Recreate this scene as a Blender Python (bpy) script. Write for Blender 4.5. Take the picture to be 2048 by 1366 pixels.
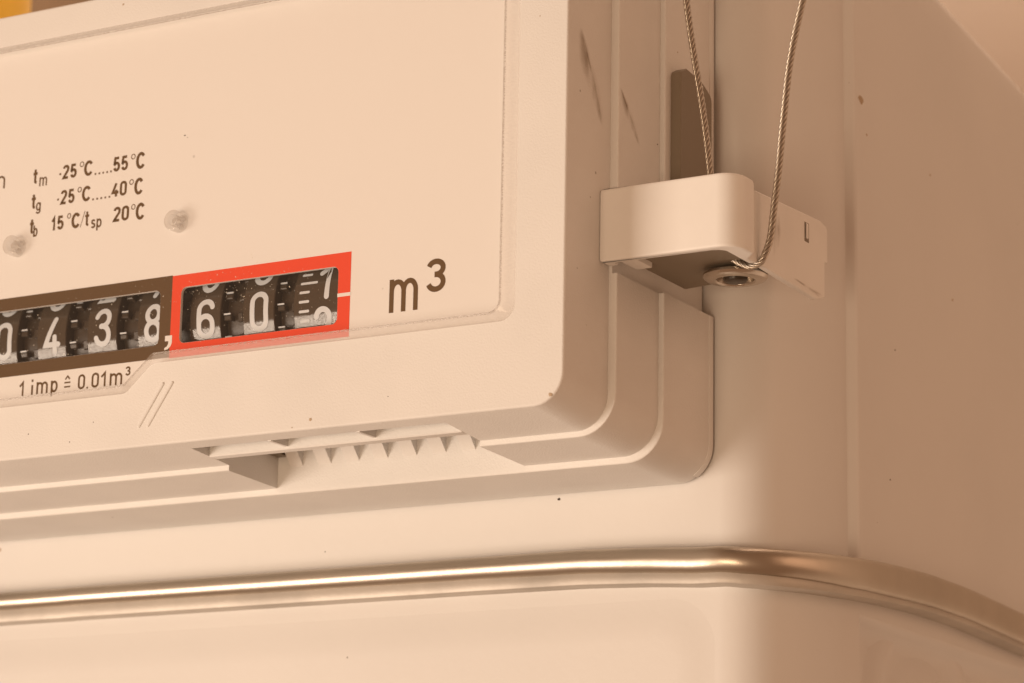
import bpy, bmesh, math, random
from mathutils import Matrix, Vector
random.seed(7)
S = 0.001                                   # everything below is written in millimetres
rad = math.radians
for o in list(bpy.data.objects): bpy.data.objects.remove(o)
scn = bpy.context.scene
COL = scn.collection

# ------------------------------------------------------------------ camera
cam = bpy.data.cameras.new('camera'); camo = bpy.data.objects.new('camera', cam); COL.objects.link(camo)
RX = Vector((0.8676865, 0.4967636, 0.0186039)); RD = Vector((-0.1008777, 0.2125996, -0.9719183)); RF = Vector((-0.4867688, 0.8414436, 0.2345821))
m = Matrix((RX, -RD, -RF)).transposed().to_4x4(); m.translation = Vector((190.555, -344.862, -85.523))*S
camo.matrix_world = m
cam.sensor_width = 36; cam.lens = 99.28; cam.clip_start = 0.02; cam.clip_end = 50
cam.dof.use_dof = True; cam.dof.focus_distance = 0.429; cam.dof.aperture_fstop = 36
scn.camera = camo

# ------------------------------------------------------------------ world, key lamp and added fills
w = bpy.data.worlds.new('World'); scn.world = w; w.use_nodes = True
bg = w.node_tree.nodes['Background']; bg.inputs[0].default_value = (0.27, 0.138, 0.074, 1); bg.inputs[1].default_value = 1.0
def area(name, centre, direc, dist, sx, sy, power, col):
    l = bpy.data.lights.new(name, 'AREA'); l.shape = 'RECTANGLE'; l.size = sx*S; l.size_y = sy*S; l.energy = power; l.color = col
    o = bpy.data.objects.new(name, l); COL.objects.link(o)
    d = Vector(direc).normalized(); o.location = (Vector(centre)+d*dist)*S
    o.rotation_euler = d.to_track_quat('Z', 'Y').to_euler()
    return o
area('key_lamp', (-45, 0, 20), (-0.60, -0.74, -0.32), 1400, 640, 760, 14.8, (1.0, 0.81, 0.645))
area('front_fill', (-20, 0, 20), (0.08, -0.95, -0.28), 1000, 340, 280, 2.9, (1.0, 0.72, 0.48))  # unseen fill, added to lift front-facing ledges out of shadow
area('side_fill', (10, 60, 20), (0.93, 0.10, 0.22), 900, 700, 500, 1.2, (1.0, 0.60, 0.375))  # warm fill added from the right, stands in for bounced light
area('wall_fill', (-60, 190, 0), (0.0, 0.0, 1.0), 620, 300, 300, 1.6, (1.0, 0.70, 0.50))  # unseen fill from above, added to brighten the wall and pipe

vs = scn.view_settings
scn.display_settings.display_device = 'sRGB'
vs.view_transform = 'Standard'; vs.look = 'None'; vs.exposure = 0.17; vs.gamma = 1.0; vs.use_curve_mapping = False
scn.render.engine = 'CYCLES'
scn.cycles.max_bounces = 10; scn.cycles.transparent_max_bounces = 16

# ------------------------------------------------------------------ materials
def mat(name, col, rough=0.5, metal=0.0, spec=0.5, bump=0.0, bscale=900.0, var=0.0, vscale=40.0, specks=0.0, sscale=140.0, dotr=0.05, coat=0.0):
    mt = bpy.data.materials.new(name); mt.use_nodes = True; nt = mt.node_tree; N = nt.nodes; L = nt.links
    b = N['Principled BSDF']; b.inputs['Base Color'].default_value = (*col, 1); b.inputs['Roughness'].default_value = rough
    b.inputs['Metallic'].default_value = metal; b.inputs['Specular IOR Level'].default_value = spec
    b.inputs['Coat Weight'].default_value = coat; b.inputs['Coat Roughness'].default_value = 0.15
    tc = N.new('ShaderNodeTexCoord'); src = None
    def mixc(fac, a, c2):
        x = N.new('ShaderNodeMix'); x.data_type = 'RGBA'; L.new(fac, x.inputs[0])
        if a is None: x.inputs[6].default_value = (*col, 1)
        else: L.new(a, x.inputs[6])
        x.inputs[7].default_value = (*c2, 1); return x.outputs[2]
    if var:
        n = N.new('ShaderNodeTexNoise'); n.inputs['Scale'].default_value = vscale; n.inputs['Detail'].default_value = 5; L.new(tc.outputs['Object'], n.inputs['Vector'])
        r = N.new('ShaderNodeMapRange'); r.inputs[1].default_value = 0.42; r.inputs[2].default_value = 0.75; L.new(n.outputs['Fac'], r.inputs[0])
        r.inputs[4].default_value = 1.0
        src = mixc(r.outputs[0], src, tuple(c*(1-var) for c in col))
        rr_ = N.new('ShaderNodeMapRange'); rr_.inputs[3].default_value = rough*0.85; rr_.inputs[4].default_value = min(1, rough*1.25); L.new(n.outputs['Fac'], rr_.inputs[0]); L.new(rr_.outputs[0], b.inputs['Roughness'])
    if specks:
        v = N.new('ShaderNodeTexVoronoi'); v.inputs['Scale'].default_value = sscale; L.new(tc.outputs['Object'], v.inputs['Vector'])
        sep = N.new('ShaderNodeSeparateColor'); L.new(v.outputs['Color'], sep.inputs[0])
        # dot radius differs from cell to cell, most cells have none
        sub = N.new('ShaderNodeMapRange'); sub.inputs[1].default_value = 0.62; sub.inputs[2].default_value = 1.0; sub.inputs[3].default_value = 0.0; sub.inputs[4].default_value = dotr; L.new(sep.outputs[0], sub.inputs[0])
        lt = N.new('ShaderNodeMath'); lt.operation = 'LESS_THAN'; L.new(v.outputs['Distance'], lt.inputs[0]); L.new(sub.outputs[0], lt.inputs[1])
        mul = N.new('ShaderNodeMath'); mul.operation = 'MULTIPLY'; L.new(lt.outputs[0], mul.inputs[0]); mul.inputs[1].default_value = specks
        src = mixc(mul.outputs[0], src, (0.12, 0.09, 0.07))
    if src is not None: L.new(src, b.inputs['Base Color'])
    if bump:
        n2 = N.new('ShaderNodeTexNoise'); n2.inputs['Scale'].default_value = bscale; n2.inputs['Detail'].default_value = 3; L.new(tc.outputs['Object'], n2.inputs['Vector'])
        bp = N.new('ShaderNodeBump'); bp.inputs['Strength'].default_value = bump; bp.inputs['Distance'].default_value = 0.0002; L.new(n2.outputs['Fac'], bp.inputs['Height']); L.new(bp.outputs[0], b.inputs['Normal'])
    return mt

def clear_mat(name, clear, tint, rough, gloss=1.0, noise=0.0, nscale=3500, edge=0.0):
    mt = bpy.data.materials.new(name); mt.use_nodes = True; nt = mt.node_tree; N = nt.nodes; L = nt.links
    out = N['Material Output']; b = N['Principled BSDF']; b.inputs['Base Color'].default_value = (*tint, 1); b.inputs['Roughness'].default_value = rough
    t = N.new('ShaderNodeBsdfTransparent'); t.inputs[0].default_value = (0.995, 0.995, 0.995, 1)
    x = N.new('ShaderNodeMixShader'); L.new(b.outputs[0], x.inputs[1]); L.new(t.outputs[0], x.inputs[2])
    if noise:
        tc = N.new('ShaderNodeTexCoord'); n = N.new('ShaderNodeTexNoise'); n.inputs['Scale'].default_value = nscale; n.inputs['Detail'].default_value = 4
        mp = N.new('ShaderNodeMapping'); mp.inputs['Scale'].default_value = (0.35, 1, 1); L.new(tc.outputs['Object'], mp.inputs[0]); L.new(mp.outputs[0], n.inputs['Vector'])
        r = N.new('ShaderNodeMapRange'); r.inputs[1].default_value = 0.35; r.inputs[2].default_value = 0.65; r.inputs[3].default_value = clear-noise; r.inputs[4].default_value = clear+noise; L.new(n.outputs['Fac'], r.inputs[0]); fac = r.outputs[0]
        L.new(fac, x.inputs[0])
    elif edge:
        lw = N.new('ShaderNodeLayerWeight'); lw.inputs[0].default_value = 0.5
        r = N.new('ShaderNodeMapRange'); r.inputs[1].default_value = 0.15; r.inputs[2].default_value = 0.75; r.inputs[3].default_value = clear; r.inputs[4].default_value = clear-edge; L.new(lw.outputs['Facing'], r.inputs[0]); L.new(r.outputs[0], x.inputs[0])
    else: x.inputs[0].default_value = clear
    g = N.new('ShaderNodeBsdfGlossy'); g.inputs['Roughness'].default_value = 0.03; g.inputs[0].default_value = (1, 1, 1, 1)
    fr = N.new('ShaderNodeFresnel'); fr.inputs[0].default_value = 1.45
    ge = N.new('ShaderNodeNewGeometry'); inv = N.new('ShaderNodeMath'); inv.operation = 'SUBTRACT'; inv.inputs[0].default_value = 1.0; L.new(ge.outputs['Backfacing'], inv.inputs[1])
    fm = N.new('ShaderNodeMath'); fm.operation = 'MULTIPLY'; L.new(fr.outputs[0], fm.inputs[0]); L.new(inv.outputs[0], fm.inputs[1])
    fm2 = N.new('ShaderNodeMath'); fm2.operation = 'MULTIPLY'; L.new(fm.outputs[0], fm2.inputs[0]); fm2.inputs[1].default_value = gloss
    y = N.new('ShaderNodeMixShader'); L.new(fm2.outputs[0], y.inputs[0]); L.new(x.outputs[0], y.inputs[1]); L.new(g.outputs[0], y.inputs[2]); L.new(y.outputs[0], out.inputs[0])
    return mt

M = {}
M['plastic'] = mat('grey_white_plastic', (0.74, 0.735, 0.72), 0.55, spec=0.35, bump=0.28, bscale=3200, var=0.05, vscale=60, specks=0.55, sscale=190)
M['clip'] = mat('clip_plastic', (0.80, 0.79, 0.77), 0.5, spec=0.4, bump=0.05, bscale=2600, var=0.05, vscale=120)
M['paint'] = mat('cream_sheet_paint', (0.70, 0.69, 0.675), 0.38, spec=0.45, bump=0.10, bscale=900, var=0.05, vscale=22, specks=0.6, sscale=110, dotr=0.03)
M['plate'] = mat('white_dial_print', (0.80, 0.785, 0.765), 0.6, spec=0.2, specks=0.25, sscale=160)
M['red'] = mat('red_dial_print', (0.79, 0.086, 0.043), 0.9, spec=0.0)
M['black'] = mat('black_dial_print', (0.125, 0.078, 0.042), 0.9, spec=0.0)
M['ink'] = mat('dark_lettering_ink', (0.135, 0.082, 0.040), 0.9, spec=0.0)
M['drum'] = mat('black_drum_plastic', (0.070, 0.052, 0.036), 0.10, spec=0.55)
M['gear'] = mat('dark_gear_plastic', (0.050, 0.036, 0.024), 0.35, spec=0.4)
M['digit'] = mat('white_digit_paint', (0.64, 0.68, 0.72), 0.45, spec=0.3)
M['cavity'] = mat('dark_counter_recess', (0.045, 0.032, 0.022), 0.6, spec=0.2)
M['dark'] = mat('dark_brown_plastic', (0.22, 0.18, 0.135), 0.45, spec=0.35, bump=0.05, bscale=1500)
M['steel'] = mat('bright_seam_steel', (0.50, 0.44, 0.37), 0.36, metal=1.0, bump=0.12, bscale=600, var=0.12, vscale=70)
M['lipsteel'] = mat('dull_seam_lip', (0.50, 0.46, 0.41), 0.45, metal=0.25, bump=0.2, bscale=900, var=0.2, vscale=90)
M['wire'] = mat('stainless_wire', (0.50, 0.455, 0.40), 0.36, metal=1.0)
M['screw'] = mat('zinc_screw', (0.62, 0.57, 0.51), 0.24, metal=1.0, bump=0.08, bscale=900, var=0.2, vscale=200)
M['wall'] = mat('pale_plaster', (0.80, 0.74, 0.68), 0.85, spec=0.1, bump=0.3, bscale=300, var=0.1, vscale=12)
M['yellow'] = mat('yellow_pipe_paint', (0.80, 0.50, 0.05), 0.4, var=0.08, vscale=30)
M['wood'] = mat('brown_board_wood', (0.30, 0.20, 0.12), 0.7, var=0.35, vscale=25)
M['brass'] = mat('union_nut_steel', (0.55, 0.5, 0.42), 0.35, metal=1.0)
M['lens'] = clear_mat('clear_lens_plastic', 0.99, (0.8, 0.79, 0.77), 0.2)
M['bevel'] = clear_mat('moulded_lens_edge', 0.66, (0.80, 0.77, 0.74), 0.5, gloss=0.35, noise=0.02)
M['groove'] = clear_mat('lens_foot_groove', 0.52, (0.36, 0.31, 0.27), 0.6, gloss=0.2, noise=0.14, nscale=5200)
M['pin'] = clear_mat('clear_pin_plastic', 0.97, (0.50, 0.43, 0.36), 0.08, edge=0.30)
def smudge_mat():
    mt = bpy.data.materials.new('brown_smudge'); mt.use_nodes = True; nt = mt.node_tree; N = nt.nodes; L = nt.links
    b = N['Principled BSDF']; b.inputs['Base Color'].default_value = (0.30, 0.21, 0.13, 1); b.inputs['Roughness'].default_value = 0.8
    tc = N.new('ShaderNodeTexCoord'); n = N.new('ShaderNodeTexNoise'); n.inputs['Scale'].default_value = 3.2; n.inputs['Detail'].default_value = 8
    mp = N.new('ShaderNodeMapping'); mp.inputs['Scale'].default_value = (3, 1, 0.7); L.new(tc.outputs['Generated'], mp.inputs[0]); L.new(mp.outputs[0], n.inputs['Vector'])
    r = N.new('ShaderNodeMapRange'); r.inputs[1].default_value = 0.36; r.inputs[2].default_value = 0.72; r.inputs[3].default_value = 0.05; r.inputs[4].default_value = 0.40; L.new(n.outputs['Fac'], r.inputs[0])
    at = N.new('ShaderNodeAttribute'); at.attribute_name = 'fade'
    mu = N.new('ShaderNodeMath'); mu.operation = 'MULTIPLY'; L.new(r.outputs[0], mu.inputs[0]); L.new(at.outputs['Fac'], mu.inputs[1]); L.new(mu.outputs[0], b.inputs['Alpha'])
    return mt
M['smudge'] = smudge_mat()

# ------------------------------------------------------------------ mesh helpers
def finish(me, angle=32, smooth=True):
    bm = bmesh.new(); bm.from_mesh(me); bmesh.ops.remove_doubles(bm, verts=bm.verts, dist=1e-7); bmesh.ops.recalc_face_normals(bm, faces=bm.faces); bm.to_mesh(me); bm.free()
    if smooth:
        me.shade_smooth(); me.set_sharp_from_angle(angle=rad(angle))
def obj(name, vf, mt, parent=None, angle=32, smooth=True, wn=False, recalc=True):
    v, f = vf
    me = bpy.data.meshes.new(name); me.from_pydata([(a*S, b*S, c*S) for a, b, c in v], [], f); me.update()
    if recalc: finish(me, angle, smooth)
    me.materials.append(M[mt])
    o = bpy.data.objects.new(name, me); COL.objects.link(o)
    if parent: attach(o, parent)
    if wn:
        md = o.modifiers.new('wn', 'WEIGHTED_NORMAL'); md.keep_sharp = True; md.weight = 80
    return o
def attach(o, p):
    o.parent = p
    o.matrix_parent_inverse = base_matrix(p).inverted()
def base_matrix(p):
    mt = Matrix.Translation(p.location)
    return (base_matrix(p.parent) @ p.matrix_parent_inverse @ mt) if p.parent else mt
def tag(o, label, cat, group=None, kind=None):
    if label: o['label'] = label
    if cat: o['category'] = cat
    if group: o['group'] = group
    if kind: o['kind'] = kind
    return o
def thing(name, loc, label, cat):
    o = bpy.data.objects.new(name, None); o.empty_display_size = 0.02; COL.objects.link(o); o.location = Vector(loc)*S
    return tag(o, label, cat)
def merge(*parts):
    V, F = [], []
    for v, f in parts:
        k = len(V); V += list(v); F += [tuple(i+k for i in q) for q in f]
    return V, F
def box(x0, x1, y0, y1, z0, z1):
    v = [(x, y, z) for x in (x0, x1) for y in (y0, y1) for z in (z0, z1)]
    return v, [(0,1,3,2), (4,6,7,5), (0,4,5,1), (2,3,7,6), (0,2,6,4), (1,5,7,3)]
def bevbox(x0, x1, y0, y1, z0, z1, b):
    L = []
    for y, e in ((y0, b), (y0+b, 0), (y1-b, 0), (y1, b)):
        c = max(b*0.8, 0.01)
        L.append([(x, y, z) for x, z in rr(x0+e, x1-e, z0+e, z1-e, c, 2)])
    return loft(L, True, True)
def rr(x0, x1, z0, z1, r, n=8):
    """rounded rectangle, starting at the lower right corner, counter-clockwise"""
    P = []
    for cx, cz, a0 in ((x1-r, z0+r, -90), (x1-r, z1-r, 0), (x0+r, z1-r, 90), (x0+r, z0+r, 180)):
        for i in range(n+1):
            a = rad(a0+90*i/n); P.append((cx+r*math.cos(a), cz+r*math.sin(a)))
    return P
def loft(loops, cap0=False, cap1=False, closed=True):
    n = len(loops[0]); V = [p for l in loops for p in l]; F = []
    for k in range(len(loops)-1):
        for i in range(n if closed else n-1):
            j = (i+1) % n; F.append((k*n+i, k*n+j, (k+1)*n+j, (k+1)*n+i))
    if cap0: F.append(tuple(range(n)))
    if cap1: F.append(tuple((len(loops)-1)*n+i for i in range(n-1, -1, -1)))
    return V, F
def fillet(poly, n=6):
    """poly: [(x, z, r)] closed; returns polygon with rounded corners"""
    out = []; N = len(poly)
    for i in range(N):
        x, z, r = poly[i]; p = Vector((x, z)); a = (Vector(poly[i-1][:2])-p).normalized(); b = (Vector(poly[(i+1) % N][:2])-p).normalized()
        ang = a.angle(b)
        if r <= 0 or ang > 3.1: out.append((x, z)); continue
        t = r/math.tan(ang/2); c = p+(a+b).normalized()*(r/math.sin(ang/2))
        s = p+a*t-c; e = p+b*t-c
        th = s.angle_signed(e)
        for k in range(n+1):
            q = s.copy(); q.rotate(Matrix.Rotation(-th*k/n, 2)); out.append((c.x+q.x, c.y+q.y))
    return out
def flat(outer, holes, y, thick=0.0):
    """flat sheet in the XZ plane with holes; front at y, back at y+thick"""
    bm = bmesh.new(); E = []
    for lp in [outer]+list(holes):
        vs_ = [bm.verts.new((x, y, z)) for x, z in lp]
        E += [bm.edges.new((vs_[i], vs_[(i+1) % len(vs_)])) for i in range(len(vs_))]
    bmesh.ops.triangle_fill(bm, use_beauty=True, use_dissolve=False, edges=E)
    bm.verts.index_update(); V = [tuple(v.co) for v in bm.verts]; F = [tuple(v.index for v in f.verts) for f in bm.faces]; bm.free()
    if thick:
        n = len(V); F += [tuple(i+n for i in reversed(q)) for q in F[:]]; V += [(a, b+thick, c) for a, b, c in V]
        k = 0
        for lp in [outer]+list(holes):
            m_ = len(lp)
            for i in range(m_): j = (i+1) % m_; F.append((k+i, k+j, k+j+n, k+i+n))
            k += m_
    return V, F
def prism_z(poly, z0, z1, b=0.0):
    """plan polygon (x, y) extruded in z, small chamfer b"""
    if not b: return loft([[(x, y, z0) for x, y in poly], [(x, y, z1) for x, y in poly]], True, True)
    c = inset(poly, b)
    return loft([[(x, y, z0) for x, y in c], [(x, y, z0+b*0.3) for x, y in inset(poly, b*0.3)], [(x, y, z0+b) for x, y in poly], [(x, y, z1-b) for x, y in poly], [(x, y, z1-b*0.3) for x, y in inset(poly, b*0.3)], [(x, y, z1) for x, y in c]], True, True)
def inset(poly, d):
    n = len(poly); out = []
    ar = sum(poly[i][0]*poly[(i+1) % n][1]-poly[(i+1) % n][0]*poly[i][1] for i in range(n)); sg = 1 if ar > 0 else -1
    for i in range(n):
        p = Vector(poly[i]); a = Vector(poly[i-1]); c = Vector(poly[(i+1) % n])
        t1 = (p-a).normalized(); t2 = (c-p).normalized(); n1 = Vector((-t1.y, t1.x)); n2 = Vector((-t2.y, t2.x)); nn = (n1+n2).normalized()
        q = p+nn*sg*d/max(0.4, nn.dot(n1)); out.append((q.x, q.y))
    return out
def cyl_y(cx, cz, r, y0, y1, n=32, r_in=0.0, edge=0.0):
    c = lambda rr_, y: [(cx+rr_*math.cos(2*math.pi*i/n), y, cz+rr_*math.sin(2*math.pi*i/n)) for i in range(n)]
    L = []
    if r_in: L.append(c(r_in, y0))
    if edge: L += [c(r-edge, y0), c(r-edge*0.3, y0+edge*0.3), c(r, y0+edge)]
    else: L.append(c(r, y0))
    L.append(c(r, y1))
    if r_in: L += [c(r_in, y1), c(r_in, y0)]
    return loft(L, not r_in, not r_in)
def lathe_z(cx, cy, prof, n=40):
    L = [[(cx+r*math.cos(2*math.pi*i/n), cy+r*math.sin(2*math.pi*i/n), z) for i in range(n)] for r, z in prof]
    return loft(L, True, True)
def cyl_x(x0, x1, cy, cz, r, n=64, e=0.12):
    L = [[(x, cy+q*math.cos(2*math.pi*i/n), cz+q*math.sin(2*math.pi*i/n)) for i in range(n)] for x, q in ((x0, r-e), (x0+e, r), (x1-e, r), (x1, r-e))]
    return loft(L, True, True)
def tube(path, r, n=8, cap=True):
    L = []; up = Vector((0, 0, 1)); nrm = None
    P = [Vector(p) for p in path]
    for i, p in enumerate(P):
        t = (P[min(i+1, len(P)-1)]-P[max(i-1, 0)]).normalized()
        if nrm is None: nrm = t.orthogonal().normalized()
        nrm = (nrm-t*nrm.dot(t)).normalized(); b = t.cross(nrm)
        L.append([tuple(p+(nrm*math.cos(2*math.pi*k/n)+b*math.sin(2*math.pi*k/n))*r) for k in range(n)])
    return loft(L, cap, cap)
def boolean(o, cutters):
    for c in cutters:
        md = o.modifiers.new('cut', 'BOOLEAN'); md.operation = 'DIFFERENCE'; md.solver = 'EXACT'; md.object = c
    dg = bpy.context.evaluated_depsgraph_get(); me = bpy.data.meshes.new_from_object(o.evaluated_get(dg))
    o.modifiers.clear(); old = o.data; o.data = me; me.name = old.name
    for c in cutters: bpy.data.objects.remove(c)
    me.shade_smooth(); me.set_sharp_from_angle(angle=rad(32))

# ------------------------------------------------------------------ stroke lettering
def arc(cx, cy, rx, ry, a0, a1, n=14): return [(cx+rx*math.cos(rad(a0+(a1-a0)*i/n)), cy+ry*math.sin(rad(a0+(a1-a0)*i/n))) for i in range(n+1)]
def G():
    W = 0.46; r = W/2; g = {}
    g['0'] = (W, [('c', arc(r, 1-r, r, r, 0, 180)+arc(r, r, r, r, 180, 360))])
    g['1'] = (0.26, [('o', [(0.0, 0.74), (0.10, 0.82), (0.26, 1.0), (0.26, 0.0)])])
    g['2'] = (W, [('o', arc(r, 1-r, r, r, 172, 10)+[(W*0.93, 0.62), (0.03, 0.06), (0.0, 0.0), (W, 0.0)])])
    g['3'] = (W, [('o', arc(r, 0.765, r*0.96, 0.235, 165, -78)+[(r*0.82, 0.535)]), ('o', [(r*0.82, 0.53)]+arc(r, 0.265, r, 0.265, 82, -165))])
    g['4'] = (W, [('o', [(W*0.70, 1.0), (0.0, 0.24), (W, 0.24)]), ('o', [(W*0.72, 0.46), (W*0.72, 0.0)])])
    g['5'] = (W, [('o', [(W*0.95, 1.0), (0.07, 1.0), (0.02, 0.52)]+arc(r, 0.30, r, 0.30, 140, -160))])
    g['6'] = (W, [('o', arc(r, 1-r, r, r, 15, 180)+[(0, 0.33)]), ('c', arc(r, 0.34, r, 0.23, 0, 180)+arc(r, r, r, r, 180, 360))])
    g['7'] = (W, [('o', [(0, 1.0), (W, 1.0), (W*0.35, 0.0)])])
    g['8'] = (W, [('c', arc(r, 0.765, r*0.9, 0.235, 0, 360, 28)[:-1]), ('c', arc(r, 0.265, r, 0.265, 0, 360, 28)[:-1])])
    g['9'] = (W, [(k, [(W-x, 1-y) for x, y in p]) for k, p in g['6'][1]])
    g['C'] = (0.52, [('o', arc(0.27, 0.5, 0.27, 0.5, 38, 322, 22))])
    g['t'] = (0.26, [('o', [(0.12, 0.98), (0.12, 0.16)]+arc(0.22, 0.13, 0.10, 0.13, 180, 262, 5)), ('o', [(0.0, 0.72), (0.26, 0.72)])])
    g['m'] = (0.78, [('o', [(0, 0), (0, 0.80)]), ('o', [(0.0, 0.52)]+arc(0.195, 0.52, 0.195, 0.26, 175, 0, 10)+[(0.39, 0)]), ('o', [(0.39, 0.52)]+arc(0.585, 0.52, 0.195, 0.26, 175, 0, 10)+[(0.78, 0)])])
    g['h'] = (0.42, [('o', [(0, 0), (0, 1.05)]), ('o', [(0.0, 0.5)]+arc(0.21, 0.52, 0.21, 0.26, 175, 0, 10)+[(0.42, 0)])])
    g['i'] = (0.02, [('o', [(0, 0), (0, 0.62)]), ('o', [(0, 1.02), (0, 1.06)])])
    g['b'] = (0.42, [('o', [(0, 0), (0, 1.05)]), ('c', arc(0.21, 0.38, 0.21, 0.38, 0, 360, 20)[:-1])])
    g['p'] = (0.42, [('o', [(0, 0.78), (0, -0.30)]), ('c', arc(0.21, 0.38, 0.21, 0.38, 0, 360, 20)[:-1])])
    g['q'] = (0.42, [('o', [(0, 0.78), (0, 0.02)]), ('c', arc(0.21, 0.40, 0.21, 0.36, 0, 360, 20)[:-1])])
    g['g'] = (0.42, [('o', [(0.42, 0.78), (0.42, -0.08)]+arc(0.21, -0.08, 0.21, 0.22, 0, -165, 10)), ('c', arc(0.21, 0.39, 0.21, 0.37, 0, 360, 20)[:-1])])
    g['s'] = (0.38, [('o', arc(0.19, 0.58, 0.17, 0.19, 20, 240, 10)+arc(0.19, 0.19, 0.18, 0.19, 70, -160, 10))])
    g['-'] = (0.24, [('o', [(0, 0.40), (0.24, 0.40)])])
    g['.'] = (0.02, [('o', [(0.0, 0.0-0.07), (0.0, 0.07)])])
    g['/'] = (0.34, [('o', [(0, -0.03), (0.34, 1.05)])])
    g['='] = (0.5, [('o', [(0, 0.10), (0.5, 0.10)]), ('o', [(0, 0.42), (0.5, 0.42)]), ('o', [(0.06, 0.66), (0.25, 0.90), (0.44, 0.66)])])
    g['o'] = (0.30, [('c', arc(0.15, 0.5, 0.15, 0.5, 0, 360, 18)[:-1])])
    return g
GL = G()
def ribbon(pts, wd, closed, rnd):
    n = len(pts); P = [Vector(p) for p in pts]
    keep = [P[0]]
    for p in P[1:]:
        if (p-keep[-1]).length > 1e-4: keep.append(p)
    if closed and (keep[-1]-keep[0]).length < 1e-4: keep.pop()
    P = keep; n = len(P); V = []; F = []
    for i in range(n):
        a = P[i-1] if (closed or i > 0) else None; c = P[(i+1) % n] if (closed or i < n-1) else None
        t1 = (P[i]-a).normalized() if a is not None else (c-P[i]).normalized(); t2 = (c-P[i]).normalized() if c is not None else t1
        n1 = Vector((-t1.y, t1.x)); n2 = Vector((-t2.y, t2.x)); nn = (n1+n2); nn = nn.normalized() if nn.length > 1e-3 else n1
        k = wd/2/max(0.45, nn.dot(n1)); V += [P[i]+nn*k, P[i]-nn*k]
    for i in range(n if closed else n-1):
        j = (i+1) % n; F.append((2*i, 2*i+1, 2*j+1, 2*j))
    if rnd and not closed:
        for i, s in ((0, -1), (n-1, 1)):
            t = (P[1]-P[0]).normalized() if i == 0 else (P[-1]-P[-2]).normalized(); t *= s; nn = Vector((-t.y, t.x)); k = len(V)
            for q in range(9):
                a = rad(-90+180*q/8); V.append(P[i]+t*math.cos(a)*wd/2+nn*math.sin(a)*wd/2)
            F.append(tuple(range(k, k+9)))
    return V, F
def glyph(ch, x0, x1, zb, h, wd, rnd=False, pad=True):
    """one glyph whose inked box is x0..x1, zb..zb+h; returns strokes as 2D vert/face lists"""
    if ch == '.': return [ribbon([((x0+x1)/2, zb), ((x0+x1)/2, zb+h)], wd, False, False)]
    gw, strokes = GL[ch]; res = []; half = wd/2 if pad else 0
    sx = (x1-x0-2*half)/gw if gw > 0.03 else 0; sz = (h-2*half)
    for kind, p in strokes:
        q = [((x0+half+a*sx) if sx else (x0+x1)/2, zb+half+b*sz) for a, b in p]
        if not rnd and kind == 'o':                                  # butt ends reach the box edge
            a, b = Vector(q[0]), Vector(q[1]); q[0] = tuple(a+(a-b).normalized()*half*0.9) if ch in 'mhitbp1' else q[0]
            a, b = Vector(q[-1]), Vector(q[-2]); q[-1] = tuple(a+(a-b).normalized()*half*0.9) if ch in 'mhitbp14' else q[-1]
        res.append(ribbon(q, wd, kind == 'c', rnd))
    return res
def print_flat(gs, y):
    """strokes -> flat mesh on plane y, every stroke a hair in front of the last so no faces coincide"""
    parts = []
    for k, (v, f) in enumerate(gs): parts.append(([(p[0], y-0.004*(k % 4), p[1]) for p in v], f))
    return merge(*parts)

# ================================================================== SETTING
tag(obj('wall', box(-1200, 700, 330, 350, -700, 900), 'wall'), None, None, kind='structure')

# ================================================================== GAS METER
meter = thing('gas_meter', (-115, 105, -130), 'cream sheet-metal gas meter with white counter housing and bright steel seam', 'gas meter')
XL, XR, YF, YB = -255.0, 15.0, 44.5, 235.0
def corner(off, n=9, m=7):
    """front right corner of the body in plan: a tight bend that eases into the side"""
    P = []
    for i in range(n+1): a = rad(62*i/n); P.append((2.85+(9+off)*math.sin(a), 53.5-(9+off)*math.cos(a), a))
    cx, cy = 10.8-36*math.sin(rad(62)), 49.3+36*math.cos(rad(62))
    for i in range(1, m+1): a = rad(62+28*i/m); P.append((cx+(36+off)*math.sin(a), cy-(36+off)*math.cos(a), a))
    return P
def plan(e, step=0.0, ys=66.6, n=10):
    """casing outline in plan; e = inset, step = depth of the side panel behind ys"""
    P = [(x, y) for x, y, a in corner(-e)]; x1 = P[-1][0]; y1 = YB-e
    for t, k in ((-0.25, 0.0), (-0.1, 0.05), (0.2, 0.3), (0.8, 0.75), (1.2, 0.95), (1.8, 1.0)): P.append((x1+step*k, ys+t))
    for i in range(n+1): a = rad(90*i/n); P.append((x1+step-14+14*math.cos(a), y1-14+14*math.sin(a)))
    mid = (XL+XR)/2
    return P+[(2*mid-x, y) for x, y in reversed(P)]
def drop(y, z): return z+(0.12*min(67, max(0, y-48))-max(0, y-118)*0.2)*max(0, min(1, (z-40)/50))
up = [(-15.5, 0, 1.5), (-9, 0, 1.5)]+[(z, 0, 1.5) for z in (0, 20, 40, 60, 80)]
up += [(90, 0, 1.5), (94.5, 0, 1.4), (96.5, 0.4, 1.2), (97.8, 1.3, .8), (98.6, 2.8, .4), (99.0, 5, 0), (99.2, 8, 0)]
obj('upper_casing', loft([[(x, y, drop(y, z)) for x, y in plan(min(e, 8.5), s)] for z, e, s in up], True, True), 'paint', meter, wn=True)
lo = [(-120, 8, 0), (-117, 6, 0), (-112, 1.5, -.5), (-105, 0, -1.6), (-60, 0, -3.4), (-30, 0, -3.4), (-25, 0, -3.3), (-23.2, 0, -2.6), (-22.2, 0, -1.4), (-21.5, 0, -0.4), (-20.8, 0, 0), (-16.2, 0, 0)]
obj('lower_casing', loft([[(x, y, z) for x, y in plan(e, s, 71.0)] for z, e, s in lo], True, True), 'paint', meter, wn=True)
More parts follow.
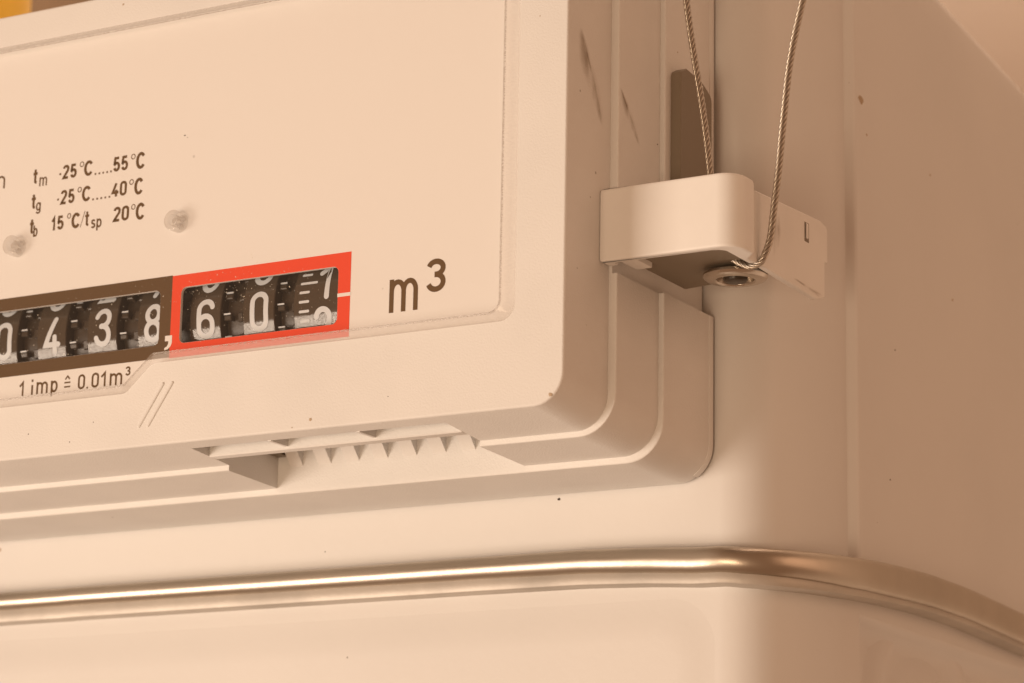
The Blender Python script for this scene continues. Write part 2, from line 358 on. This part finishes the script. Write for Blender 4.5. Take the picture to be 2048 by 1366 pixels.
# raised front field of the lower shell
L = []
for y, e in ((44.52, 0.0), (44.46, 1.5), (44.28, 3.2), (44.08, 5.0), (44.0, 7.0)):
    L.append([(x, y, z) for x, z in rr(-244+e, 2.7-e, -112+e, -20.6-e, 8-e*0.6, 8)])
obj('raised_field', loft(L, False, True), 'paint', meter, wn=True)

# seam: steel bead above a painted lip, running round the body
def itp(T, k):
    if k <= T[0][0]: return T[0][1]
    for (a, p), (b, q) in zip(T, T[1:]):
        if a <= k <= b:
            t = (k-a)/(b-a); return p+(q-p)*t
    return T[-1][1]
def zt(x, y):                                  # the seam is not quite level
    if x < -120: return -12.9
    if y < 42.2: return itp([(-20, -12.85), (-8, -13.25), (1, -13.8)], x)
    return itp([(42, -13.8), (43, -14.05), (46, -14.15), (52, -13.9), (60.5, -13.5), (70, -12.8), (80, -12.15), (93, -11.6), (110, -11.5), (141, -12.4), (230, -12.8)], y)
half = [(-120+122.85*i/44, 42.0, 0.0) for i in range(44)]+corner(2.5, 16, 12)+[(17.5, 67+160*i/28, rad(90)) for i in range(1, 29)]
path = [((-240-x, y), (-math.sin(a), -math.cos(a))) for x, y, a in reversed(half)]+[((x, y), (math.sin(a), -math.cos(a))) for x, y, a in half[1:]]
def hb(x, y):                                  # half height of the bead, it swells round the corner
    if x < -120: return 1.75
    if y < 42.2: return itp([(-120, 1.75), (-40, 1.95), (0, 2.2)], x)
    return itp([(42, 2.2), (60, 2.6), (80, 2.8), (110, 2.8)], y)
def sweep(prof):
    L = []
    for (x, y), (nx, ny) in path:
        z = zt(x, y); h = hb(x, y); L.append([(x+nx*a, y+ny*a, z+b) for a, b in prof(h)])
    return loft(L, True, True)
def sg(v, h): return math.copysign(abs(v)**(1.0-0.34*max(0, min(1, (h-2.1)/0.6))), v)
obj('seam_band', sweep(lambda h: [(2.1*sg(math.cos(rad(t)), h)-0.1, -h+h*sg(math.sin(rad(t)), h)) for t in range(0, 360, 8)]), 'steel', meter, angle=50)
lw_ = lambda h: 2.0-1.1*(h-1.75)/1.05
obj('seam_lip', sweep(lambda h: [(-3.5, -2*h+0.5), (0.7, -2*h+0.5), (0.95, -2*h), (1.0, -2*h-lw_(h)+0.5), (0.85, -2*h-lw_(h)+0.15), (0.5, -2*h-lw_(h)), (-3.5, -2*h-lw_(h))]), 'lipsteel', meter)
boss = [[(11.5+h, 104+r*math.cos(2*math.pi*i/32), -31+r*math.sin(2*math.pi*i/32)*0.62) for i in range(32)] for r, h in ((26, -0.2), (24, 0.2), (22, 0.9), (19.5, 1.15), (17.5, 0.9), (15.5, 0.3), (13, 0.1), (10, 0.7), (7, 1.2), (3, 1.35))]
obj('embossed_boss', loft(boss, False, True), 'paint', meter, wn=True)

# ---------------- counter housing: three stepped tiers
HL, HT = -165.0, 77.05
prof = [  # y, right edge, lower edge, corner radius
 (0.0, -0.72, 1.02, 4.6), (0.05, -0.57, 0.87, 4.75), (0.16, -0.43, 0.74, 4.9), (0.36, -0.35, 0.64, 5.0), (13.42, -0.34, -0.42, 5.0), (13.5, -0.30, -0.47, 5.0),
 (13.5, 0.84, -1.12, 6.0), (13.54, 0.95, -1.24, 6.1), (13.64, 1.02, -1.32, 6.2), (13.8, 1.04, -1.35, 6.2), (27.02, 1.06, -1.84, 5.8), (27.1, 1.10, -1.89, 5.8),
 (27.1, 1.78, -2.68, 6.2), (27.14, 1.88, -2.80, 6.2), (27.24, 1.96, -2.89, 6.2), (27.4, 1.98, -2.93, 6.2), (43.75, 2.02, -3.25, 5.7), (43.9, 1.95, -3.15, 5.6)]
L = []
for y, xr, zb, r in prof:
    L.append([(x, y, z) for x, z in rr(HL-(xr+0.35), xr, zb, HT-(zb-0.6), r, 10)])
housing = obj('counter_housing', loft(L, True, True), 'plastic', meter)
OUT = fillet([(-8.55, 13.85, 2.6), (-8.55, 71.55, 2.6), (-155, 71.55, 2.6), (-155, 9.45, 2.6), (-78.9, 9.45, 2.2), (-73.9, 13.85, 2.6)], 8)
INN = fillet([(-10.75, 15.15, 1.8), (-10.75, 70.0, 1.8), (-153, 70.0, 1.8), (-153, 10.66, 1.8), (-78.7, 10.66, 1.1), (-73.3, 15.25, 1.6)], 8)
def cutter(vf): 
    o = obj('cutter', vf, 'plastic'); return o
c1 = cutter(loft([[(x, -1, z) for x, z in OUT], [(x, 2.2, z) for x, z in OUT]], True, True))
c2 = cutter(box(-68.1, -22.0, 3.4, 27.1, -6, 8.6))
c3 = cutter(box(-150, -38.5, 2.0, 28.0, 9.2, 34))
c4 = cutter(box(0.2, 6, 13.5, 46, 23.05, 34.9))
boolean(housing, [c1, c2, c3, c4])
housing.modifiers.new('wn', 'WEIGHTED_NORMAL').keep_sharp = True
housing.data.materials.clear(); housing.data.materials.append(M['plastic'])
# dark lining of the counter recess
obj('counter_recess', merge(box(-149.9, -38.6, 27.6, 27.9, 9.3, 33.9), box(-149.9, -38.6, 2.1, 27.6, 9.3, 9.6), box(-149.9, -38.6, 2.1, 27.6, 33.6, 33.9), box(-38.9, -38.6, 2.1, 27.6, 9.6, 33.6)), 'cavity', housing, smooth=False)
# latch pocket under the housing: cross bar, two ribs, a row of wedge teeth
obj('pocket_bar', bevbox(-68.1, -22.0, 8.0, 10.2, -0.12, 8.7, 0.18), 'plastic', housing)
for x in (-53.1, -37.0): obj('pocket_rib', box(x-0.55, x, 3.3, 8.1, 0.30, 8.7), 'plastic', housing, smooth=False)
def tooth():
    w_, zt_, d = 2.4, 7.2, 6.6
    v = [(-w_, 0, 0), (0, 0, 0), (0, 0, zt_), (-w_, 0, zt_), (-w_, -d, zt_), (0, -d, zt_)]
    return v, [(0, 1, 5, 4), (0, 4, 3), (1, 2, 5), (0, 3, 2, 1), (2, 3, 4, 5)]
tv = None
for k in range(7):
    x = -63.2+5.4*k
    v, f = tooth(); o = obj('grip_tooth', ([(a+x, b+27.12, c+1.40) for a, b, c in v], f), 'plastic', housing, smooth=False)
obj('pocket_stop', box(-68.05, -66.0, 22.5, 26.9, 3.2, 8.6), 'dark', housing, smooth=False)
for xo in (0.0, 1.77):                          # two raised diagonal strokes
    a = Vector((-75.9+xo, 3.95)); b = Vector((-71.65+xo, 10.3)); t = (b-a).normalized(); nn = Vector((-t.y, t.x))
    L = []
    for y, wd, e in ((0.03, 0.62, 0), (-0.16, 0.46, 0.05), (-0.24, 0.22, 0.12)):
        pts = []
        for s_, q in ((a, -1), (b, 1)):
            for i in range(7): an = rad(-90+30*i); pts.append(s_+t*q*math.cos(an)*wd/2+nn*q*math.sin(an)*wd/2)
        L.append([(p.x, y, p.y) for p in pts])
    obj('raised_stroke', loft(L, False, True), 'plastic', housing)
# thin lip along the right rim that stops at the lower corner
def rim(e, y, top=False):
    if top: return [(2.0+e, y, 76), (2.0+e, y, 55), (2.0+e, y, 35.0)]
    out = [(2.0+e, 23.0), (2.0+e, 15)]
    for i in range(9): a = rad(0-7.2*i); out.append((2.0-5.7+(5.7+e)*math.cos(a), -3.2+5.7+(5.7+e)*math.sin(a)))
    return [(x, y, z) for x, z in out]
for tp in (False, True): obj('rim_lip', loft([rim(-0.3, 42.6, tp), rim(0.10, 42.6, tp), rim(0.16, 42.75, tp), rim(0.2, 43.85, tp), rim(-0.3, 43.95, tp)], closed=False), 'plastic', housing)
# dark latch tongue on the right wall
tg = fillet([(29.0, 40.0, 0.3), (40.0, 40.0, 0.3), (40.0, 57.9, 1.5), (36.5, 59.4, 2), (31.0, 60.0, 0.5), (29.0, 58.9, 0.9)], 4)
obj('latch_tongue', loft([[(x, y, z) for y, z in (tg if not e else inset(tg, e))] for x, e in ((1.8, 0), (3.6, 0), (3.75, 0.15))], True, True), 'dark', housing)
# brown scuffs
def scuff(pts, X, host):
    n = len(pts); V = []; F = []; A = []
    for i, (y, z, hw) in enumerate(pts):
        for j, k in enumerate((-1, -0.5, 0, 0.5, 1)): V.append((X, y+k*hw*1.5, z-k*hw*0.45)); A.append((1-abs(k))*(0 if i in (0, n-1) else 1)*1.3)
    for i in range(n-1):
        for j in range(4): F.append((i*5+j, i*5+j+1, (i+1)*5+j+1, (i+1)*5+j))
    o = obj('scuff_mark', (V, F), 'smudge', host, recalc=False)
    at = o.data.attributes.new('fade', 'FLOAT', 'POINT'); at.data.foreach_set('value', A)
scuff([(4.0, 58.6, 0.3), (4.5, 57.0, 1.0), (5.2, 55.0, 1.5), (6.2, 53.0, 2.0), (7.4, 51.0, 2.1), (8.6, 49.2, 1.7), (9.8, 47.2, 1.0), (10.8, 45.0, 0.2)], -0.29, housing)
scuff([(4.9, 57.0, 0.1), (6.0, 54.8, 0.35), (7.6, 52.2, 0.4), (9.4, 48.6, 0.35), (10.4, 46.2, 0.1)], -0.27, housing)
scuff([(14.0, 52.2, 0.2), (14.8, 51.2, 0.6), (16.2, 49.4, 1.3), (17.6, 47.5, 1.4), (19.2, 45.8, 0.8), (20.4, 44.4, 0.1)], 1.09, housing)
scuff([(14.0, 51.9, 0.1), (15.4, 50.4, 0.3), (17.4, 48.2, 0.35), (19.6, 45.9, 0.1)], 1.11, housing)
# ---------------- dial plate with its printing
PY = 1.5
BW = fillet([(-74.1, 17.1, 1.0), (-74.1, 26.05, 1.0), (-141, 26.05, 1.0), (-141, 17.1, 1.0)], 6)
RW = fillet([(-40.55, 16.98, 0.95), (-40.55, 26.02, 0.95), (-70.05, 26.02, 0.95), (-70.05, 16.98, 0.95)], 6)
PL = [(x, z) for x, z in inset(OUT, 0.05)]
plate = obj('dial_plate', flat(PL, [BW, RW], PY, 0.5), 'plate', meter, smooth=False)
sq = lambda a, b, c, d: [(b, c), (b, d), (a, d), (a, c)]
obj('black_frame', flat(sq(-145, -71.86, 14.9, 28.2), [inset(BW, -0.02)], PY-0.02), 'black', plate, smooth=False)
obj('red_frame', flat([(-38.28, 14.75), (-38.28, 28.1), (-71.86, 28.1), (-71.86, 14.75)], [inset(RW, -0.02)], PY-0.02), 'red', plate, smooth=False)
obj('index_line', flat(sq(-40.6, -38.2, 21.15, 21.70), [], PY-0.045), 'plate', plate, smooth=False)
obj('decimal_comma', flat([(-71.45, 17.5), (-71.45, 18.45), (-72.80, 18.45), (-72.80, 17.58), (-72.12, 17.55), (-72.15, 17.1), (-72.4, 16.72), (-72.85, 16.5), (-72.85, 16.15), (-72.2, 16.25), (-71.7, 16.65), (-71.48, 17.1)], [], PY-0.045), 'plate', plate, smooth=False)
TY = PY-0.02
def word(items, wd):
    gs = []
    for ch, x0, x1, zb, h, *k in items: gs += glyph(ch, x0, x1, zb, h, k[0] if k else wd)
    return print_flat(gs, TY)
def even(s_, x0, x1, zb, h, gap=0.22):
    n = len(s_); wch = (x1-x0-gap*(n-1))/n; return [(c, x0+i*(wch+gap), x0+i*(wch+gap)+wch, zb, h) for i, c in enumerate(s_)]
def dots(x0, x1, zb, n=5): return [('.', x0+(x1-x0)*i/(n-1)-0.01, x0+(x1-x0)*i/(n-1)+0.01, zb, 0.32, 0.33) for i in range(n)]
TW = 0.45
ln1 = [('t', -101.45, -100.55, 47.2, 2.5)]+[('m', -100.1, -98.5, 46.6, 1.9, 0.26)]+[('-', -96.15, -95.45, 47.1, 2.5, 0.34)]+even('25', -95.3, -92.4, 47.15, 2.42)+[('o', -91.85, -90.95, 48.75, 0.95, 0.15), ('C', -90.9, -89.05, 47.05, 2.65, 0.5)]+dots(-88.5, -85.35, 47.02)+even('55', -84.95, -81.95, 47.0, 2.5)+[('o', -81.4, -80.5, 48.6, 0.95, 0.15), ('C', -80.35, -78.48, 46.8, 2.85, 0.52)]
obj('printed_line', word(ln1, TW), 'ink', plate, smooth=False)
ln2 = [('t', -101.5, -100.6, 42.9, 2.5), ('g', -100.5, -99.5, 42.4, 1.9, 0.28), ('-', -96.3, -95.6, 42.8, 2.5, 0.34)]+even('25', -95.45, -92.55, 42.85, 2.45)+[('o', -92.0, -91.15, 44.45, 0.95, 0.15), ('C', -91.05, -89.2, 42.75, 2.65, 0.5)]+dots(-88.7, -85.4, 42.75)+even('40', -85.0, -81.95, 42.75, 2.5)+[('o', -81.5, -80.6, 44.35, 0.95, 0.15), ('C', -80.45, -78.63, 42.5, 2.85, 0.52)]
obj('printed_line', word(ln2, TW), 'ink', plate, smooth=False)
ln3 = [('t', -101.55, -100.7, 38.65, 2.5), ('b', -100.75, -99.85, 38.05, 1.9, 0.28), ('1', -97.0, -96.25, 38.62, 2.42), ('5', -95.85, -94.5, 38.62, 2.4), ('o', -93.85, -93.05, 40.25, 0.95, 0.15), ('C', -92.9, -91.1, 38.45, 2.65, 0.5), ('/', -91.1, -90.15, 38.5, 2.6, 0.12), ('t', -90.15, -89.3, 38.55, 2.5, 0.40), ('s', -88.85, -87.95, 38.0, 1.9, 0.30), ('p', -87.75, -86.7, 38.0, 1.9, 0.30)]+even('20', -84.4, -81.25, 38.5, 2.5)+[('o', -80.85, -80.0, 40.1, 0.95, 0.15), ('C', -79.9, -78.05, 38.25, 2.85, 0.52)]
obj('printed_line', word(ln3, TW), 'ink', plate, smooth=False)
obj('printed_letter', word([('h', -109.1, -107.4, 47.25, 2.8, 0.34)], TW), 'ink', plate, smooth=False)
xi = lambda px: -101.17+(px-43)*0.101
imp = [(c, xi(p0), xi(p1), 11.42, 2.45) for c, p0, p1 in (('1', 38, 47), ('i', 62, 66.5), ('m', 73, 96), ('p', 102, 116), ('0', 156.5, 170.5), ('0', 183.5, 198), ('1', 202, 211.5), ('m', 219.5, 244))]
imp += [('=', xi(128), xi(142.5), 11.75, 2.45, 0.26), ('.', xi(174), xi(177), 11.42, 0.3, 0.3), ('3', xi(249.5), xi(259.5), 12.75, 1.5, 0.28)]
obj('pulse_value_print', word(imp, 0.36), 'ink', plate, smooth=False)
obj('unit_print', word([('m', -31.25, -26.2, 17.58, 6.35, 0.80), ('3', -24.85, -21.4, 20.0, 5.15, 0.86)], 0.7), 'ink', plate, smooth=False)

# ---------------- number drums
DR, DY, DZ = 12.0, 15.0, 21.55
PITCH = 2*math.pi*DR/10
def on_drum(gs, r):
    parts = []
    for k, (v, f) in enumerate(gs):
        rk = r+0.006*(k % 4)
        parts.append(([(p[0], DY-rk*math.cos(p[1]/DR), DZ+rk*math.sin(p[1]/DR)) for p in v], f))
    return merge(*parts)
def sub(gs):
    """split long straight strokes so that they bend round the drum"""
    out = []
    for v, f in gs:
        bm = bmesh.new(); vv = [bm.verts.new((p[0], p[1], 0)) for p in v]
        for q in f:
            try: bm.faces.new([vv[i] for i in q])
            except ValueError: pass
        ed = [e for e in bm.edges if abs(e.verts[0].co.y-e.verts[1].co.y) > 0.9]
        bmesh.ops.subdivide_edges(bm, edges=ed, cuts=8, use_grid_fill=True); bm.verts.index_update()
        out.append(([(u.co.x, u.co.y) for u in bm.verts], [tuple(u.index for u in q.verts) for q in bm.faces])); bm.free()
    return out
drums = [(-127.1, 0, 0.0), (-117.0, 0, 0.1), (-106.9, 0, -0.05), (-96.8, 4, -0.25), (-86.55, 3, 0.12), (-76.5, 8, -0.25), (-66.25, 6, -0.65), (-56.1, 0, -0.55)]
for cx, d, v0 in drums:
    o = obj('number_drum', cyl_x(cx-3.1, cx+2.8, DY, DZ, DR), 'drum', meter)
    for k, dd in ((0, d), (1, (d-1) % 10), (-1, (d+1) % 10)):
        zb = v0+k*PITCH-3.2; hw = 1.72 if dd != 1 else 1.0
        obj('digit', on_drum(sub(glyph(str(dd), cx-hw, cx+hw, zb, 6.4, 0.88, True)), DR+0.05), 'digit', o, smooth=True, angle=60)
# last drum with its scale
o = obj('number_drum', cyl_x(-49.7, -40.0, DY, DZ, DR), 'drum', meter)
for dd, vc in ((1, 3.2), (2, -4.25), (0, 10.7)):
    hw = 1.65 if dd != 1 else 1.15
    obj('digit', on_drum(sub(glyph(str(dd), -44.3-hw, -44.3+hw, vc-3.2, 6.4, 0.90, True)), DR+0.05), 'digit', o, angle=60)
for k in range(-3, 5):
    v_ = -0.0+k*PITCH/5; x1 = -45.7 if k == 2 else -46.95
    obj('scale_tick', on_drum(sub([ribbon([(-48.45, v_), (x1, v_)], 0.42, False, True)]), DR+0.05), 'digit', o, smooth=False)
obj('scale_tick', on_drum([ribbon([(-41.3, 2.2), (-40.7, 2.2)], 0.5, False, True)], DR+0.05), 'digit', o, smooth=False)
# toothed transfer wheels between the drums
for i, cx in enumerate([-122.05, -111.95, -101.85, -91.65, -81.5, -71.4, -61.2, -51.1]):
    o = obj('transfer_wheel', cyl_x(cx-2.1, cx+1.8, DY, DZ, 10.3), 'gear', meter)
    tt = []
    for k in range(20):
        a = 2*math.pi*(k+0.13*i)/20
        hub = Matrix.Rotation(-a, 4, 'X')
        for (x0, x1, r0, r1, hw) in ((cx-2.0, cx-0.6, 10.2, 11.4, 0.42), (cx+0.4, cx+1.4, 10.2, 11.0, 0.75)):
            v, f = bevbox(x0, x1, -r1, -r0, -hw, hw, 0.14)
            tt.append(([((q := hub @ Vector(p)).x, q.y+DY, q.z+DZ) for p in v], f))
    obj('wheel_teeth', merge(*tt), 'gear', o, smooth=False)
    glints = []  # pale bars, painted highlights on the tooth edges
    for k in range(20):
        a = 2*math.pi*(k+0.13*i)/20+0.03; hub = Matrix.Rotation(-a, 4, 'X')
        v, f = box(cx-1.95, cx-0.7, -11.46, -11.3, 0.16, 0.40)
        glints.append(([((q := hub @ Vector(p)).x, q.y+DY, q.z+DZ) for p in v], f))
    obj('tooth_glint', merge(*glints), 'digit', o, smooth=False)

# ---------------- clear cover
lens = obj('clear_cover', flat(INN, [], -1.0, 0.4), 'lens', meter, smooth=False)
obj('cover_groove', loft([[(x, -1.0, z) for x, z in INN], [(x, -0.87, z) for x, z in inset(INN, -0.30)]]), 'groove', lens)
obj('cover_edge', loft([[(x, -0.87, z) for x, z in inset(INN, -0.30)], [(x, -0.05, z) for x, z in inset(OUT, 0.10)], [(x, 0.02, z) for x, z in OUT]], False, False), 'bevel', lens, angle=50)
for px, pz in ((-71.0, 36.72), (-103.7, 36.62)):
    p = obj('locating_pin', cyl_y(px, pz, 1.65, -0.55, 1.47, 36, 0.95, 0.08), 'pin', lens)
    obj('pin_core', cyl_y(px, pz, 0.55, 0.1, 1.47, 24, 0, 0.1), 'pin', p)
    for a in (-30, 60): 
        u = Matrix.Rotation(rad(a), 3, 'Y'); v, f = box(0.5, 1.3, 0.7, 1.45, -0.35, 0.35)
        obj('pin_web', ([((q := u @ Vector(c)).x+px, q.y, q.z+pz) for c in v], f), 'pin', p, smooth=False)

# brown spots and chips
M['spot'] = mat('brown_spot', (0.46, 0.36, 0.26), 0.8, spec=0.1)
M['chip'] = mat('dark_chip', (0.07, 0.055, 0.045), 0.8, spec=0.1)
def spot(c, axis, r, mt, host, asp=1.0):
    rim_, top = [], []
    for i in range(12):
        a = 2*math.pi*i/12; q = r*random.uniform(0.75, 1.15); u, v = q*math.cos(a)*asp, q*math.sin(a)
        P3 = (c[0]+u, c[1], c[2]+v) if axis == 1 else (c[0], c[1]+u, c[2]+v)
        rim_.append(P3); P4 = [c[k]+(P3[k]-c[k])*0.6 for k in range(3)]; P4[axis] += -0.05 if axis == 1 else 0.05; top.append(tuple(P4))
    obj('dirt_spot', loft([rim_, top], False, True), mt, host)
for x, z, r, mt in ((-43.7, 2.15, 0.30, 'spot'), (-2.4, 2.13, 0.32, 'spot'), (-47.0, 1.2, 0.12, 'spot'), (-89.5, 2.6, 0.09, 'chip'), (-98.0, 4.6, 0.10, 'chip'), (-85, 5.4, 0.08, 'chip'), (-30, 4.4, 0.08, 'chip'), (-5.2, 60.0, 0.10, 'spot'), (-83.5, 75.0, 0.20, 'spot')):
    spot((x, -0.01, z), 1, r, mt, housing)
UP = bpy.data.objects['upper_casing']
for x, z, r, mt in ((-25.45, -3.9, 0.20, 'chip'), (-140.5, -4.6, 0.5, 'spot'), (-70, -9.5, 0.10, 'chip')): spot((x, 44.49, z), 1, r, mt, UP, 1.5)
for y, z, r, mt in ((70.2, 64.7, 0.8, 'spot'), (72.5, 59.2, 0.22, 'spot'), (83.7, 24.8, 0.14, 'chip'), (110.7, 39.7, 0.26, 'spot'), (100.9, 60.0, 0.2, 'spot'), (80.8, 2.3, 0.15, 'chip')):
    spot((16.52, y, z), 0, r, mt, UP, 1.5)
spot((-68.94, -1.02, 50.22), 1, 0.10, 'chip', lens, 2.2); spot((-68.4, -1.02, 49.8), 1, 0.07, 'chip', lens)
spot((1.08, 26.3, 46.6), 0, 0.12, 'chip', housing); spot((2.02, 31.2, 63.0), 0, 0.14, 'spot', housing)

# ================================================================== SEALING CLIP
clip = thing('sealing_clip', (11, 14, 24), 'white rounded plastic sealing clip hooked on the right side of the counter housing', 'sealing clip')
oc = fillet([(-0.33, 10.3, 0.3), (22.2, 10.3, 3.4), (22.2, 16.2, 1.2), (20.3, 18.6, 1.6), (20.3, 21.0, 0), (19.0, 21.0, 0), (19.0, 12.0, 1.5), (1.4, 12.0, 0.5), (1.4, 13.4, 0), (-0.33, 13.4, 0)], 7)
obj('clip_shell', prism_z(oc, 24.0, 35.3, 0.55), 'clip', clip, wn=True)
obj('clip_top', prism_z(fillet([(0.3, 10.9, 0.3), (19.8, 10.9, 2), (19.8, 19, 0.3), (0.3, 13.2, 0.3)], 4), 34.0, 35.1), 'clip', clip)
tb = fillet([(20.6, 24.3, 0), (42.9, 23.7, 1.6), (46.15, 24.6, 0.4), (46.15, 30.3, 0.15), (47.3, 30.5, 0.15), (47.3, 36.2, 1.0), (45.0, 36.7, 2), (20.6, 35.2, 0)], 4)
obj('clip_tab', loft([[(x, y, z) for y, z in (tb if not e else inset(tb, e))] for x, e in ((19.1, 0.12), (19.22, 0), (20.1, 0), (20.25, 0.15))], True, True), 'clip', clip)
obj('tab_window', bevbox(20.1, 20.30, 38.5, 40.1, 31.9, 35.0, 0.04), 'dark', clip)
obj('tab_catch', bevbox(20.1, 20.50, 38.75, 39.6, 32.4, 34.8, 0.15), 'clip', clip)
obj('bracket_plate', prism_z(fillet([(2.3, 12.5, 0.3), (19.0, 12.5, 0.3), (19.0, 30.6, 0.5), (2.3, 33.6, 0.3)], 4), 25.1, 25.9), 'dark', clip)
obj('clip_web', bevbox(2.25, 4.9, 12.0, 17.5, 24.3, 34.5, 0.15), 'clip', clip)
scuff([(34, 24.9, 0.1), (36.5, 24.9, 0.7), (39.5, 24.7, 0.9), (42.5, 24.6, 1.0), (44.8, 25.0, 0.3)], 20.29, clip)
scuff([(27, 26.5, 0.1), (28, 29, 0.8), (28.6, 31.5, 0.9), (29, 34, 0.2)], 20.29, clip)
scx, scy = 14.2, 26.6
DZS = -0.5
sc = obj('seal_screw', lathe_z(scx, scy, [(r, z+DZS) for r, z in [(1.6, 25.0), (2.6, 24.9), (2.85, 24.05), (3.1, 23.86), (4.0, 23.92), (4.6, 24.12), (4.92, 24.5), (4.85, 24.85), (4.4, 25.15), (2.0, 25.7)]], 48), 'screw', clip)
obj('screw_core', lathe_z(scx, scy, [(r, z+DZS) for r, z in [(1.35, 23.65), (1.65, 23.78), (1.8, 24.05), (1.8, 24.95)]], 32), 'gear', sc)

# ================================================================== SEAL WIRE
def crv(P, n=14):
    P = [Vector(p) for p in P]; out = []
    for i in range(len(P)-1):
        p0 = P[max(i-1, 0)]; p1 = P[i]; p2 = P[i+1]; p3 = P[min(i+2, len(P)-1)]
        for k in range(n):
            t = k/n; out.append(0.5*((2*p1)+(p2-p0)*t+(2*p0-5*p1+4*p2-p3)*t*t+(3*p1-p0-3*p2+p3)*t*t*t))
    out.append(P[-1]); return out
legB = [(13.2, 22, 27.6), (15.1, 22, 26.1), (17.1, 22, 24.75), (18.8, 21.9, 24.0), (20.5, 21.8, 24.35), (21.35, 21.8, 25.6), (22.1, 22, 28.0), (22.75, 22, 32.9), (23.5, 22, 38.5), (24.2, 22, 45.1), (25.45, 22, 55.1), (27.55, 22, 64.3), (30.5, 22, 76.0), (30.0, 22.5, 90.0), (22.0, 23.0, 99.0), (11.0, 23.6, 97.0), (5.2, 24, 84.0), (7.1, 24, 68.4), (8.3, 24, 60.1), (9.7, 24, 51.8), (10.6, 24, 45.5), (11.2, 24, 40.3), (11.6, 24, 35.5), (12.0, 23.5, 30.0), (13.2, 22.6, 27.2)]
cl = crv(legB, 26)
wire = thing('seal_wire', (18, 22, 24), 'twisted steel seal wire looped through the white sealing clip', 'wire')
# even arc-length resampling
res = [cl[0]]; acc = 0
for a, b in zip(cl, cl[1:]):
    d = (b-a).length
    while acc+d >= 0.22:
        t = (0.22-acc)/d; a = a+(b-a)*t; res.append(a.copy()); d = (b-a).length; acc = 0
    acc += d
fr = []; nrm = None
for i, p in enumerate(res):
    t = (res[min(i+1, len(res)-1)]-res[max(i-1, 0)]).normalized()
    if nrm is None: nrm = t.orthogonal().normalized()
    nrm = (nrm-t*nrm.dot(t)).normalized(); fr.append((p, nrm.copy(), t.cross(nrm)))
for k in range(5):
    pts = []
    for i, (p, n_, b_) in enumerate(fr):
        a = 2*math.pi*(k/5+i*0.22/4.6); pts.append(p+(n_*math.cos(a)+b_*math.sin(a))*0.34)
    obj('strand', tube(pts, 0.215, 8), 'wire', wire, angle=80)

# ================================================================== PIPE BEHIND
pipe = thing('gas_pipe', (-223, 110, 97), 'yellow painted gas pipe rising behind the meter housing', 'pipe')
obj('pipe_tube', lathe_z(-223, 115, [(16, 112), (17, 113), (17, 420), (16, 421)], 40), 'yellow', pipe)
hexn = [(-223+21*math.cos(rad(60*i)), 115+21*math.sin(rad(60*i))) for i in range(6)]
obj('union_nut', prism_z(hexn, 97.0, 116.0, 1.2), 'brass', pipe, smooth=False)

board = tag(obj('wooden_board', bevbox(-520, -322, 312, 329.9, 60, 620, 2.0), 'wood'), 'brown wooden board fixed to the wall behind the yellow pipe', 'board')

# ================================================================== DUST
dv = []
def speck(c, r):
    v = [(c[0]+random.uniform(-r, r), c[1]+random.uniform(-r, 0)*0.3, c[2]+random.uniform(-r, r)) for _ in range(4)]
    return v, [(0, 1, 2), (0, 2, 3), (0, 3, 1), (1, 3, 2)]
for _ in range(420):
    if random.random() < 0.45: x, z = random.gauss(-59, 7), random.gauss(24.5, 2.6)
    else: x, z = random.uniform(-112, -39), random.uniform(15.9, 28)
    if x > -39 or z < 15.8: continue
    dv.append(speck((x, -1.01, z), random.choice((0.04, 0.05, 0.07, 0.09, 0.14))))
M['dust'] = mat('pale_dust', (0.62, 0.58, 0.50), 0.9, spec=0.1)
tag(obj('dust', merge(*dv), 'dust', smooth=False), 'pale dust specks lying on the clear cover over the counter', 'dust', kind='stuff')
